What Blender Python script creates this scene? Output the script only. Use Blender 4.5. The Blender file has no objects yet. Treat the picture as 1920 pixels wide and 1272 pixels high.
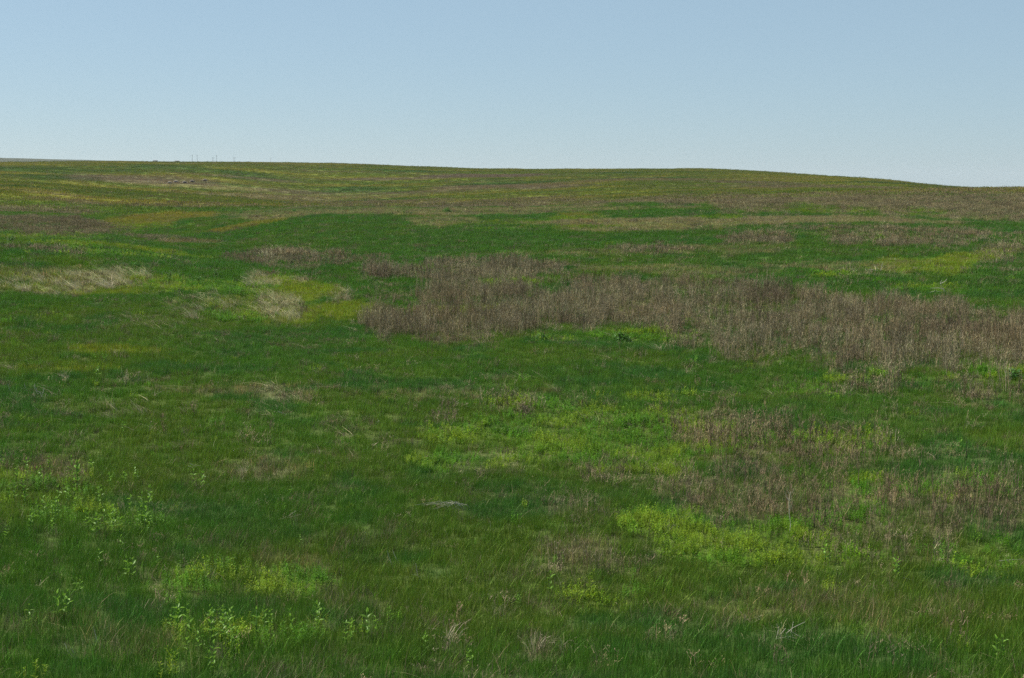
import bpy, math
import numpy as np
from mathutils import Vector, Euler

# ------------------------------------------------------------------ camera, world, sun, exposure
S = bpy.context.scene
COL = S.collection
FP = 2667.0                      # focal length in photograph pixels (1920 wide)
HOR = 356.0                      # row of the true horizon in the photograph
EYE = 10.0                       # the eye stands 10 m above the valley floor
PITCH = math.atan((636 - HOR) / FP)
cd = bpy.data.cameras.new('camera')
cam = bpy.data.objects.new('camera', cd)
COL.objects.link(cam)
cam.location = (0, 0, EYE)
cam.rotation_euler = (math.pi / 2 - PITCH, 0, 0)
cd.sensor_width = 36
cd.lens = 36 * FP / 1920
cd.clip_start = 0.1
cd.clip_end = 60000
S.camera = cam

SUN_EL, SUN_AZ = math.radians(50), math.radians(-62)     # azimuth from +Y, negative = left of the view
w = bpy.data.worlds.new('World')
S.world = w
w.use_nodes = True
nt = w.node_tree
sky = nt.nodes.new('ShaderNodeTexSky')
sky.sky_type = 'NISHITA'
sky.sun_disc = False
sky.sun_elevation = SUN_EL
sky.sun_rotation = SUN_AZ
sky.air_density = 0.85
sky.dust_density = 0.3
sky.ozone_density = 4.0
bg = nt.nodes['Background']
bg.inputs['Strength'].default_value = 0.061
veil = nt.nodes.new('ShaderNodeMix'); veil.data_type = 'RGBA'; veil.inputs[0].default_value = 0.62   # thin high haze over the blue
veil.inputs['B'].default_value = (3.62, 5.08, 5.95, 1)
nt.links.new(sky.outputs[0], veil.inputs['A'])
nt.links.new(veil.outputs['Result'], bg.inputs[0])
sl = bpy.data.lights.new('sun', 'SUN')
sl.energy = 4.2
sl.angle = math.radians(0.5)
sl.color = (1.0, 0.955, 0.88)
so = bpy.data.objects.new('sun', sl)
COL.objects.link(so)
sd = Vector((math.sin(SUN_AZ) * math.cos(SUN_EL), math.cos(SUN_AZ) * math.cos(SUN_EL), math.sin(SUN_EL)))
so.rotation_euler = sd.to_track_quat('Z', 'Y').to_euler()
S.view_settings.view_transform = 'Standard'
S.view_settings.look = 'None'
S.view_settings.gamma = 1
S.view_settings.use_curve_mapping = False
S.cycles.use_denoising = False
S.cycles.use_adaptive_sampling = False
S.cycles.filter_width = 1.5
S.view_settings.exposure = 0.83

rng = np.random.default_rng(7)
R = math.radians

# ------------------------------------------------------------------ noise
def _h(ix, iy, s):
    n = (ix.astype(np.int64) * 374761393 + iy.astype(np.int64) * 668265263 + s * 1442695041) & 0xFFFFFFFF
    n = ((n ^ (n >> 13)) * 1274126177) & 0xFFFFFFFF
    n = (n ^ (n >> 16)) & 0xFFFFFF
    return n / float(0xFFFFFF)

def vn(x, y, s=0):
    x = np.asarray(x, float); y = np.asarray(y, float)
    fx = np.floor(x); fy = np.floor(y)
    u = x - fx; v = y - fy
    u = u * u * (3 - 2 * u); v = v * v * (3 - 2 * v)
    ix = fx.astype(np.int64); iy = fy.astype(np.int64)
    a = _h(ix, iy, s); b = _h(ix + 1, iy, s); c = _h(ix, iy + 1, s); d = _h(ix + 1, iy + 1, s)
    return (a * (1 - u) + b * u) * (1 - v) + (c * (1 - u) + d * u) * v

def fbm(x, y, s=0, o=4):
    r = 0; a = 1; t = 0
    for k in range(o):
        r = r + a * vn(x * 2 ** k + 17.3 * k, y * 2 ** k - 9.1 * k, s + k)
        t += a; a *= 0.55
    return r / t

def sst(a, b, x):
    t = np.clip((x - a) / (b - a), 0, 1)
    return t * t * (3 - 2 * t)

# ------------------------------------------------------------------ terrain height as profiles along bearings
def ray(px, py):
    """direction of a photograph pixel: (x, y, z) with pitch applied"""
    cx = (np.asarray(px, float) - 960) / FP; cz = -(np.asarray(py, float) - 636) / FP
    cy = 1.0
    c, s = math.cos(PITCH), math.sin(PITCH)
    return cx, cy * c + cz * s, cz * c - cy * s

NEAR = [(18, 1292), (25, 1150), (35, 985), (50, 812)]
PROF = {
    -250: [(70, 658), (95, 540), (120, 476), (140, 450), (165, 464), (190, 446), (230, 416), (270, 386), (350, 352), (430, 336), (520, 342), (650, 322), (850, 305), (1000, 304.5), (1300, 318), (2500, 313), (4200, 291), (6000, 325), (9000, 357)],
    0:    [(70, 662), (95, 546), (120, 482), (140, 453), (165, 468), (190, 448), (230, 414), (270, 392), (350, 358), (430, 341), (520, 348), (650, 325), (850, 307), (1000, 306), (1300, 318), (2500, 315), (4200, 296), (6000, 325), (9000, 357)],
    200:  [(70, 665), (95, 555), (120, 492), (145, 458), (162, 470), (180, 456), (230, 420), (280, 394), (350, 371), (430, 354), (520, 360), (650, 332), (850, 305.5), (1000, 305), (1300, 318), (2500, 316), (4200, 301.2), (6000, 325), (9000, 357)],
    400:  [(70, 668), (95, 562), (120, 502), (150, 468), (168, 464), (200, 431), (240, 402), (280, 393), (350, 381), (430, 371), (520, 371), (650, 338), (850, 306), (1000, 305), (1300, 320), (2500, 318), (4200, 305.5), (6000, 330), (9000, 357)],
    620:  [(70, 670), (95, 572), (120, 510), (160, 444), (200, 408), (240, 391), (280, 390), (350, 388), (450, 386), (550, 372), (700, 340), (900, 308.5), (1050, 309), (1300, 330), (2500, 345), (4200, 340), (6000, 350), (9000, 358)],
    960:  [(70, 672), (95, 575), (120, 505), (160, 438), (200, 404), (235, 390), (280, 394), (350, 390), (450, 374), (600, 349), (800, 323), (900, 318.5), (1050, 321), (1300, 340), (2500, 356), (4200, 356), (6000, 357), (9000, 358)],
    1280: [(70, 676), (95, 578), (120, 505), (160, 438), (200, 402), (235, 380), (280, 384), (350, 377), (450, 363), (600, 341), (800, 321), (900, 317.5), (1050, 321), (1300, 345), (2500, 358), (4200, 358), (6000, 358), (9000, 358)],
    1600: [(70, 684), (95, 584), (120, 508), (160, 440), (200, 404), (250, 372), (300, 363), (350, 362), (450, 354), (600, 343), (700, 336), (800, 335.5), (1000, 342), (1300, 356), (2500, 360), (4200, 359), (6000, 358), (9000, 358)],
    1780: [(70, 690), (95, 588), (120, 512), (160, 444), (200, 408), (250, 374), (300, 360), (350, 357), (450, 357), (600, 355), (700, 352), (800, 354), (1000, 360), (1300, 364), (2500, 363), (4200, 361), (6000, 359), (9000, 358)],
    2150: [(70, 694), (95, 592), (120, 518), (160, 450), (200, 412), (250, 376), (300, 361), (350, 358), (450, 366), (600, 372), (700, 372), (800, 372), (1000, 372), (1300, 372), (2500, 366), (4200, 362), (6000, 360), (9000, 358)],
}

def pchip(xs, ys, q):
    xs = np.array(xs, float); ys = np.array(ys, float)
    h = np.diff(xs); d = np.diff(ys) / h
    m = np.zeros_like(ys)
    m[0] = d[0]; m[-1] = d[-1]
    for i in range(1, len(xs) - 1):
        if d[i - 1] * d[i] > 0:
            w1 = 2 * h[i] + h[i - 1]; w2 = h[i] + 2 * h[i - 1]
            m[i] = (w1 + w2) / (w1 / d[i - 1] + w2 / d[i])
    k = np.clip(np.searchsorted(xs, q) - 1, 0, len(h) - 1)
    t = (q - xs[k]) / h[k]
    t = np.clip(t, 0, 1)
    return ((2 * t ** 3 - 3 * t ** 2 + 1) * ys[k] + (t ** 3 - 2 * t ** 2 + t) * h[k] * m[k]
            + (-2 * t ** 3 + 3 * t ** 2) * ys[k + 1] + (t ** 3 - t ** 2) * h[k] * m[k + 1])

LR0, LR1, NR = math.log(0.3), math.log(9500), 1200
LG = np.linspace(LR0, LR1, NR)
cols = sorted(PROF)
azc = []; rows = []
for px in cols:
    azc.append(math.atan2((px - 960) / FP, math.cos(PITCH)))
    pts = [(0.3, -1.7), (3, -2.55), (7, -3.85), (12, -5.2)]
    for d, py in NEAR + PROF[px]:
        x, y, z = ray(px, py)
        pts.append((d, z / math.hypot(x, y) * d))
    dd = [p[0] for p in pts]; tt = [p[1] / (p[0] + 2.0) for p in pts]   # slope-like value, smooth near the feet
    rows.append(pchip(np.log(dd), tt, LG))
AZG = np.linspace(azc[0], azc[-1], 240)
rows = np.array(rows)
TAB = np.array([pchip(azc, rows[:, j], AZG) for j in range(NR)]).T      # [az, logr]

def height(x, y):
    x = np.asarray(x, float); y = np.asarray(y, float)
    r = np.hypot(x, y) + 1e-6
    a = np.arctan2(x, y)
    back = sst(0.6, 2.6, np.abs(a))
    def look(aa):
        u = np.clip((aa - AZG[0]) / (AZG[-1] - AZG[0]) * (len(AZG) - 1), 0, len(AZG) - 1.001)
        v = np.clip((np.log(r) - LR0) / (LR1 - LR0) * (NR - 1), 0, NR - 1.001)
        iu = u.astype(int); iv = v.astype(int); fu = u - iu; fv = v - iv
        return ((TAB[iu, iv] * (1 - fu) + TAB[iu + 1, iv] * fu) * (1 - fv)
                + (TAB[iu, iv + 1] * (1 - fu) + TAB[iu + 1, iv + 1] * fu) * fv)
    t = look(a)
    tb = 0.5 * (look(np.full_like(a, -1.0)) + look(np.full_like(a, 1.0)))
    t = t * (1 - back) + tb * back
    z = t * (r + 2.0)
    amp = sst(3, 20, r)
    z = z + amp * ((fbm(x / 9, y / 9, 3, 3) - .5) * 0.60 + (fbm(x / 1.6, y / 1.6, 9, 2) - .5) * 0.12
                   + (fbm(x / 42, y / 42, 5, 2) - .5) * 1.3 * sst(60, 160, r))
    return z + EYE

def hit(px, py, dmax=1600.):
    """first ground point seen through a photograph pixel"""
    x, y, z = [float(v) for v in ray(px, py)]
    k = math.hypot(x, y); x /= k; y /= k; z /= k
    t = np.exp(np.linspace(math.log(6), math.log(dmax), 3000))
    g = EYE + t * z - height(t * x, t * y)
    i = np.argmax(g < 0)
    if g[i] >= 0: i = np.argmin(g)
    if i > 0 and g[i - 1] > 0 and g[i] < 0:
        f = g[i - 1] / (g[i - 1] - g[i]); tt = t[i - 1] + f * (t[i] - t[i - 1])
    else: tt = t[i]
    return np.array([tt * x, tt * y])

# ------------------------------------------------------------------ patches of plant communities (ground ellipses)
# kind, px, py, half width, half height, strength, dy of the right end (slanted patches)
P = [
 # brown weed beds
 ('weed', 800, 612, 130, 26, 1, 6), ('weed', 960, 592, 220, 34, 1, 0), ('weed', 1180, 590, 200, 38, 0.9, 0), ('weed', 1450, 605, 230, 50, 0.9, 0),
 ('weed', 1700, 630, 220, 56, 0.95, 6), ('weed', 1900, 640, 150, 58, 0.95, 0), ('weed', 880, 507, 205, 20, 1, 0),
 ('weed', 860, 556, 120, 14, 0.9, -4), ('weed', 1250, 548, 200, 18, 0.8, 0), ('weed', 1000, 530, 190, 12, 0.5, 0), ('weed', 560, 487, 170, 15, 0.65, 6),
 ('weed', 1740, 447, 150, 17, 0.75, -6), ('weed', 1420, 452, 60, 10, 0.7, 0), ('weed', 1210, 473, 90, 8, 0.55, 0), ('weed', 1620, 432, 170, 8, 0.5, 0), ('weed', 1880, 470, 60, 30, 0.5, 0),
 ('weed', 90, 424, 130, 20, 1, 4), ('weed', 40, 395, 140, 9, 0.95, 3), ('weed', 330, 388, 190, 7, 0.8, -2), ('weed', 480, 372, 160, 7, 0.9, 4),
 ('weed', 700, 384, 160, 6, 1, 0), ('weed', 950, 382, 180, 8, 1, -3), ('weed', 1220, 380, 220, 12, 1, -3), ('weed', 1480, 374, 200, 17, 0.8, 0), ('weed', 1750, 374, 200, 22, 0.85, 0), ('weed', 1900, 388, 160, 26, 0.9, 0), ('weed', 2000, 395, 160, 14, 0.6, 0),
 ('weed', 1310, 800, 84, 30, 0.6075, 0), ('weed', 1450, 840, 157.5, 32, 0.675, 0), ('weed', 1600, 860, 126, 26, 0.513, 0), ('weed', 1400, 930, 189, 40, 0.81, 6), ('weed', 1660, 960, 210, 46, 0.837, 0), ('weed', 1870, 950, 126, 52, 1, 0), ('weed', 1880, 745, 115.5, 14, 0.81, 0),
 ('weed', 1590, 735, 120, 14, 0.45, 0), ('weed', 1100, 1060, 115.5, 34, 0.675, 0), ('weed', 1070, 960, 94.5, 26, 0.405, 0), ('weed', 1640, 1040, 126, 26, 0.6075, 0), ('weed', 930, 770, 84, 14, 0.54, 0), ('weed', 1170, 890, 94.5, 28, 0.405, 0), ('weed', 60, 880, 60, 24, 0.5, 0), ('weed', 60, 470, 90, 8, 0.4, 0),
 ('weed', 300, 450, 90, 6, 0.6, 10),
 # yellow green and ochre swards
 ('yellow', 560, 541, 105, 15, 1, 4), ('yellow', 650, 583, 85, 18, .9, 0), ('yellow', 500, 592, 80, 12, .8, 0), ('yellow', 860, 582, 120, 8, .9, 0), ('yellow', 1820, 484, 100, 12, .95, -14), ('yellow', 1720, 500, 80, 12, .8, 0), ('yellow', 200, 658, 95, 7, .8, 0), ('yellow', 250, 533, 130, 13, .65, 0), ('yellow', 130, 545, 150, 9, .8, 0), ('yellow', 440, 575, 90, 20, .5, 0), ('yellow', 330, 540, 50, 8, .8, 0), ('forb', 360, 538, 100, 12, .6, 0), ('yellow', 40, 520, 90, 8, .5, 0),
 ('yellow', 250, 425, 60, 8, .6, 2), ('yellow', 1080, 412, 60, 5, .7, 0), ('yellow', 230, 465, 160, 3.5, .7, 4), ('yellow', 120, 690, 100, 8, .3, 0), ('yellow', 1160, 585, 60, 12, .35, 0), ('yellow', 1480, 375, 160, 10, .55, 0), ('yellow', 1720, 395, 120, 5, .5, 0), ('yellow', 1590, 400, 160, 4, .5, 0), ('yellow', 1600, 350, 90, 6, .3, 0),
 ('ochre', 310, 409, 115, 8, 1, -3), ('ochre', 430, 428, 70, 5, .9, -4), ('ochre', 260, 358, 200, 4, .8, 7), ('ochre', 150, 371, 190, 4, .9, 6), ('ochre', 1085, 406, 40, 3, .8, 0), ('ochre', 200, 383, 160, 3, .5, 4), ('ochre', 390, 363, 130, 3, .5, 4), ('ochre', 350, 455, 60, 4, .7, 0), ('ochre', 1440, 328, 200, 3, .4, 5), ('ochre', 620, 348, 70, 3, .6, 0),
 # pale straw
 ('straw', 60, 538, 70, 14, .8, 0), ('straw', 150, 530, 70, 16, .8, 0), ('straw', 230, 522, 60, 18, 1, 0), ('straw', 505, 478, 26, 8, .9, 0), ('straw', 590, 481, 26, 6, .8, 0), ('straw', 390, 570, 60, 22, .65, 0), ('straw', 505, 575, 34, 22, 1, 0), ('straw', 470, 530, 26, 12, .9, 0), ('straw', 540, 524, 60, 4, 1, 4), ('straw', 650, 552, 38, 16, .8, 0),
 ('straw', 440, 890, 60, 20, .55, 0), ('straw', 1010, 1222, 60, 26, .7, 0), ('straw', 290, 1080, 50, 36, .35, 0), ('straw', 380, 458, 40, 5, .5, 0), ('straw', 1640, 512, 60, 7, .6, 0), ('straw', 250, 1230, 90, 24, .2, 0), ('straw', 1470, 1200, 60, 16, .35, 0), ('straw', 900, 875, 60, 22, .4, 0), ('straw', 215, 775, 20, 12, .5, 0), ('straw', 520, 735, 60, 10, .5, 0), ('straw', 260, 605, 90, 12, .3, 0),
 ('tan', 1150, 420, 190, 7, .95, 0), ('tan', 750, 400, 260, 4, .8, 0), ('tan', 1250, 425, 130, 4, .9, 0), ('tan', 1000, 400, 300, 4, .6, 0), ('tan', 1250, 510, 160, 8, .5, 0), ('tan', 1350, 470, 120, 8, .35, 0), ('tan', 1050, 480, 200, 5, .35, 0), ('tan', 1520, 412, 240, 6, 1, 0), ('tan', 820, 414, 60, 7, .6, 0), ('tan', 560, 396, 200, 5, .5, 2), ('tan', 1560, 500, 120, 10, .4, 0), ('tan', 1180, 432, 160, 5, .8, 0), ('tan', 700, 398, 300, 4, .8, 0), ('tan', 1350, 420, 200, 5, .9, 0), ('yellow', 1000, 420, 200, 4, .4, 0), ('yellow', 1150, 428, 120, 4, .5, 0), ('tan', 320, 345, 130, 6, .8, 3), ('tan', 230, 334, 90, 4, .7, 3), ('tan', 100, 520, 130, 16, .4, 0), ('tan', 560, 375, 120, 6, .5, 0), ('tan', 1850, 410, 120, 8, .6, 0), ('tan', 800, 740, 90, 10, .25, 0), ('tan', 440, 735, 160, 10, .3, 0), ('tan', 1000, 740, 60, 8, .2, 0),  # tan dry grass; strips on the ridge crest also paint its sunlit edge
 ('tan', 250, 1210, 120, 30, .22, 0), ('tan', 1500, 1140, 160, 26, .2, 0), ('tan', 1080, 1040, 90, 26, .3, 0), ('tan', 100, 1180, 70, 30, .15, 0), ('tan', 560, 1060, 90, 24, .25, 0), ('tan', 1730, 1150, 130, 26, .2, 0), ('tan', 480, 880, 90, 20, .25, 0), ('tan', 90, 880, 60, 20, .3, 0),
 # mauve brown strips on the far hill
 ('mauve', 900, 331, 120, 3, .9, 0), ('mauve', 760, 335, 150, 2.5, .7, 0), ('mauve', 960, 351, 150, 4, .8, 3), ('mauve', 1220, 337, 130, 2.5, .6, 0), ('mauve', 1450, 344, 150, 3, .6, 5), ('mauve', 430, 332, 100, 3, .6, 2), ('mauve', 260, 338, 140, 5, .7, 6), ('mauve', 560, 362, 90, 4, .5, 3), ('mauve', 120, 377, 80, 3, .6, 2), ('mauve', 850, 357, 160, 2.5, .6, 0), ('mauve', 1560, 352, 160, 4, .7, 4), ('mauve', 1050, 345, 100, 2, .5, 0), ('mauve', 60, 360, 120, 2, .5, 4),
 # fresh light green forbs
 ('forb', 985, 765, 108, 16.8, 1, 0), ('forb', 1060, 795, 192, 26.4, 1, 0), ('forb', 900, 815, 120, 19.2, 1, 0), ('forb', 1110, 845, 180, 31.2, 1, 0), ('forb', 1240, 800, 96, 21.6, 1, 0), ('forb', 1320, 825, 108, 21.6, 1, 0), ('forb', 1190, 870, 108, 24, 0.75, 0), ('forb', 1240, 985, 90, 26.4, 1, 0), ('forb', 1330, 1020, 108, 31.2, 0.9375, 0), ('forb', 1450, 1005, 72, 24, 1, 0), ('forb', 1500, 1045, 120, 31.2, 1, 0), ('forb', 1640, 920, 72, 19.2, 1, 0), ('forb', 1560, 830, 96, 19.2, 0.625, 0), ('forb', 1850, 1060, 108, 31.2, 0.75, 0), ('forb', 1800, 920, 108, 26.4, 0.5, 0), ('forb', 1600, 965, 72, 24, 0.625, 0),
 ('forb', 330, 1104, 80, 26, 1, 0), ('forb', 565, 1098, 95, 22, 1, 0), ('forb', 410, 1080, 70, 12, .6, 0), ('forb', 560, 1185, 160, 20, .16, 0), ('forb', 420, 1195, 90, 26, .25, 0), ('forb', 860, 870, 72, 21.6, 0.625, 0), ('forb', 1880, 707, 80, 7, 0.9, 0), ('forb', 1700, 712, 150, 6, 0.5, 0), ('forb', 1500, 735, 60, 9, 0.4, 0), ('forb', 70, 447, 130, 7, 0.85, 6), ('forb', 160, 470, 150, 5, 0.6, 6), ('forb', 400, 540, 60, 12, 0.6, 0), ('forb', 420, 595, 50, 12, 0.7, 0), ('forb', 1190, 635, 90, 9, 0.75, 0), ('forb', 1050, 640, 50, 7, 0.7, 0), ('forb', 1350, 411, 40, 4, 0.9, 0), ('forb', 1080, 430, 110, 3.5, 0.5, 0), ('forb', 930, 432, 60, 3, 0.5, 0), ('forb', 820, 505, 30, 8, 0.3, 0), ('forb', 1560, 517, 50, 4, 0.6, 0), ('forb', 1790, 520, 60, 4, 0.5, 0), ('forb', 1200, 1115, 60, 12, 0.4, 0), ('forb', 1120, 1140, 80, 12, 0.3, 0), ('forb', 940, 535, 80, 6, 0.6, 0), ('forb', 1740, 545, 50, 8, 0.5, 0), ('forb', 800, 860, 40, 14, 0.5, 0), ('forb', 90, 950, 120, 40, .4, 0), ('forb', 220, 980, 90, 24, .35, 0), ('forb', 20, 900, 40, 24, .7, 0), ('forb', 1220, 750, 72, 9.6, 0.4375, 0),
 ('gap', 735, 543, 62, 13, 1, 0), ('gap', 850, 581, 120, 6, .9, 0), ('gap', 990, 536, 120, 4, .8, 0), ('gap', 1380, 590, 80, 7, .6, 0), ('gap', 1740, 600, 90, 8, .5, 0), ('gap', 1560, 640, 70, 9, .5, 0), ('lush', 860, 420, 140, 14, .5, 0), ('lush', 760, 455, 260, 22, .6, 0), ('lush', 1400, 430, 200, 7, .5, 0), ('lush', 1330, 480, 200, 22, .4, 0), ('lush', 740, 545, 50, 12, .7, 0), ('lush', 1880, 535, 80, 10, .6, 0), ('lush', 290, 440, 50, 5, .5, 0), ('lush', 620, 430, 120, 8, .5, -3), ('lush', 1500, 770, 200, 20, .5, 0), ('lush', 1780, 790, 200, 24, .5, 0), ('lush', 1130, 760, 160, 14, .4, 0),
 ('lush', 350, 640, 350, 26, .3, 0), ('lush', 1050, 1220, 500, 40, .2, 0),
]
PE = []
for k, px, py, a, b, s, dy in P:
    c = hit(px, py)
    u = 0.5 * (hit(px + a, py + dy) - hit(px - a, py - dy)) if abs(px - 960) < 2000 else None
    # lateral half axis at the patch's own distance, so that a hollow behind does not stretch it
    r = np.linalg.norm(c); az = math.atan2(c[0], c[1])
    lat = np.array([math.cos(az), -math.sin(az)]); rad = np.array([math.sin(az), math.cos(az)])
    up = hit(px, py - b); dn = hit(px, py + b)
    half = min(1.15 * min(np.linalg.norm(c - dn), np.linalg.norm(c - up)), 0.25 * r)
    u = lat * (a / FP * r) + rad * (-dy / b * half if b else 0)
    v = rad * half
    M = np.linalg.inv(np.array([u, v]).T)
    PE.append((k, c, M, s, max(a / FP * r, half)))

# wide beds along the ridge and behind it, given by bearing and distance: kind, px, metres, half width px, half depth m, strength
for k, px, d, a, hd, st in [('weed', 700, 300, 150, 55, .9), ('weed', 930, 290, 180, 55, 1), ('weed', 1200, 285, 220, 60, 1), ('weed', 1480, 270, 220, 55, .85),
                            ('weed', 1750, 290, 220, 70, .8), ('weed', 1950, 320, 160, 90, .7), ('yellow', 1500, 300, 200, 24, .45), ('tan', 1350, 232, 300, 9, .8), ('tan', 1750, 225, 220, 9, .8), ('tan', 900, 222, 260, 9, .8),  # tan bands: dry grass, with the crest's sunlit edge put into the colour
                            ('mauve', 270, 640, 160, 36, .6), ('tan', 620, 560, 200, 40, .35), ('lush', 1000, 480, 240, 40, .35)]:
    az = math.atan2((px - 960) / FP, math.cos(PITCH)); c = np.array([math.sin(az), math.cos(az)]) * d
    lat = np.array([math.cos(az), -math.sin(az)]); rad = np.array([math.sin(az), math.cos(az)])
    PE.append((k, c, np.linalg.inv(np.array([lat * (a / FP * d), rad * hd]).T), st, max(a / FP * d, hd)))

def masks(x, y):
    """weights of each plant community at ground points"""
    r = np.hypot(x, y)
    sc = np.clip(r / 60, .35, 12)
    wx = x + sc * 2.4 * (fbm(x / (3.0 * sc), y / (3.0 * sc), 21, 3) - .5)
    wy = y + np.minimum(sc, 5) * 2.6 * (fbm(x / (3.0 * sc), y / (3.0 * sc), 31, 3) - .5)
    edge = (fbm(x / (1.1 * sc), y / (1.6 * sc), 41, 3) - .5) * (1.1 - .5 * sst(200, 330, r))
    out = {k: np.zeros_like(r) for k in ('weed', 'yellow', 'ochre', 'straw', 'tan', 'mauve', 'forb', 'lush', 'gap')}
    for k, c, M, s, big in PE:
        ok = np.nonzero(np.hypot(x - c[0], y - c[1]) < big * 2.2 + 6)[0]
        if not len(ok): continue
        q = M @ np.array([wx[ok] - c[0], wy[ok] - c[1]])
        d = np.hypot(q[0], q[1]) + edge[ok]
        m = s * sst(1.25, 0.7, d) if False else s * (1 - sst(0.72, 1.22, d))
        out[k][ok] = np.maximum(out[k][ok], m)
    out['weed'] = out['weed'] * (1 - out['gap'])
    return out

C = lambda *v: np.array(v, float)
GREEN = [C(.062, .158, .016), C(.088, .168, .017), C(.050, .145, .021)]
CT = dict(weed=C(.190, .165, .075), yellow=C(.195, .265, .020), ochre=C(.205, .200, .028), straw=C(.52, .46, .28), tan=C(.28, .260, .100),
          mauve=C(.165, .125, .090), forb=C(.120, .240, .016), lush=C(.066, .152, .021))

def mixc(a, b, t):
    return a * (1 - t[:, None]) + b * t[:, None]

def sward(x, y, m, r, dither=False):
    """colour of the grass sward itself at ground points"""
    n1 = fbm(x / 11, y / 14, 51, 3); n2 = fbm(x / 2.3, y / 3.0, 61, 3)
    c = np.repeat(GREEN[0][None], len(x), 0)
    c = mixc(c, GREEN[1], sst(.42, .66, n1))
    c = mixc(c, GREEN[2], sst(.50, .72, n2))
    far = sst(235, 340, r)
    olive = mixc(np.repeat(C(.105, .150, .018)[None], len(x), 0), C(.190, .195, .026), sst(.35, .68, fbm(x / 70, y / 24, 71, 4)))
    olive = mixc(olive, C(.180, .165, .062), .5 * sst(.52, .72, fbm(x / 90, y / 22, 81, 4)))
    olive = mixc(olive, C(.050, .115, .020), .8 * sst(.55, .72, fbm(x / 60, y / 30, 91, 4)))
    c = mixc(c, olive, far)
    for k, g in (('lush', .9), ('yellow', .95), ('ochre', .95), ('tan', .85), ('mauve', .85), ('forb', .5)):
        t = np.clip(m[k] * g, 0, 1)
        if dither and k != 'lush': t = np.where(r > 240, t, (rng.uniform(0, 1, len(x)) < t * 1.15) * rng.uniform(.65, 1, len(x)) * .8 + t * .2)
        c = mixc(c, CT[k], t)
    return c

# ------------------------------------------------------------------ materials
def mat(name):
    m = bpy.data.materials.new(name); m.use_nodes = True
    for n in list(m.node_tree.nodes): m.node_tree.nodes.remove(n)
    return m, m.node_tree.nodes, m.node_tree.links

def veg_mat(name, tint=None, trans=.3, rough=.55, spec=.35):
    """leaf or stem: colour = blade colour x tint of the individual plant, thin sheet that lets some light through"""
    m, N, L = mat(name)
    va = N.new('ShaderNodeAttribute'); va.attribute_name = 'col'
    if tint is None:
        ti = N.new('ShaderNodeAttribute'); ti.attribute_type = 'INSTANCER'; ti.attribute_name = 'tint'
        tc = ti.outputs['Color']
    else:
        oi = N.new('ShaderNodeObjectInfo')
        ra = N.new('ShaderNodeValToRGB')
        ra.color_ramp.elements[0].color = tuple(v * .8 for v in tint) + (1,)
        ra.color_ramp.elements[1].color = tuple(min(v * 1.25, .9) for v in tint) + (1,)
        L.new(oi.outputs['Random'], ra.inputs[0]); tc = ra.outputs[0]
    mx = N.new('ShaderNodeMix'); mx.data_type = 'RGBA'; mx.blend_type = 'MULTIPLY'; mx.inputs[0].default_value = 1
    L.new(va.outputs['Color'], mx.inputs['A']); L.new(tc, mx.inputs['B'])
    p = N.new('ShaderNodeBsdfPrincipled'); p.inputs['Roughness'].default_value = rough
    p.inputs['Specular IOR Level'].default_value = spec
    t = N.new('ShaderNodeBsdfTranslucent')
    s = N.new('ShaderNodeMixShader'); s.inputs[0].default_value = trans
    o = N.new('ShaderNodeOutputMaterial')
    L.new(mx.outputs['Result'], p.inputs['Base Color']); L.new(mx.outputs['Result'], t.inputs['Color'])
    L.new(p.outputs[0], s.inputs[1]); L.new(t.outputs[0], s.inputs[2]); L.new(s.outputs[0], o.inputs[0])
    return m

M_BLADE = veg_mat('grass_blade', trans=.32, rough=.5, spec=.12)
M_STEM = veg_mat('dry_stem', trans=.08, rough=.8, spec=.15)
M_LEAF = veg_mat('forb_leaf', trans=.42, rough=.6, spec=.12)

def plain(name, col, rough=.8, scale=6, var=.35):
    m, N, L = mat(name)
    tc = N.new('ShaderNodeTexCoord'); no = N.new('ShaderNodeTexNoise'); no.inputs['Scale'].default_value = scale
    ra = N.new('ShaderNodeValToRGB')
    ra.color_ramp.elements[0].position = .3; ra.color_ramp.elements[1].position = .7
    ra.color_ramp.elements[0].color = tuple(c * (1 - var) for c in col) + (1,)
    ra.color_ramp.elements[1].color = tuple(min(1, c * (1 + var)) for c in col) + (1,)
    p = N.new('ShaderNodeBsdfPrincipled'); p.inputs['Roughness'].default_value = rough
    p.inputs['Specular IOR Level'].default_value = .2
    o = N.new('ShaderNodeOutputMaterial')
    L.new(tc.outputs['Object'], no.inputs['Vector']); L.new(no.outputs[0], ra.inputs[0]); L.new(ra.outputs[0], p.inputs['Base Color']); L.new(p.outputs[0], o.inputs[0])
    return m

M_POLE = plain('weathered_pole', (.10, .085, .07))
M_STEEL = plain('galvanised_steel', (.22, .23, .24), .5)
M_SHED = plain('pale_shed_wall', (.34, .35, .36), .7, .4, .15)
M_ROOF = plain('grey_shed_roof', (.30, .32, .34), .6, .4, .15)
M_DARK = plain('dark_opening', (.03, .03, .035), .8)
M_PALEWOOD = plain('bleached_stem', (.47, .43, .33), .8, 30, .25)
M_DARKWOOD = plain('dark_stem', (.085, .060, .042), .85, 30, .3)
M_BROWNWOOD = plain('brown_stem', (.20, .145, .095), .85, 30, .3)

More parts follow.
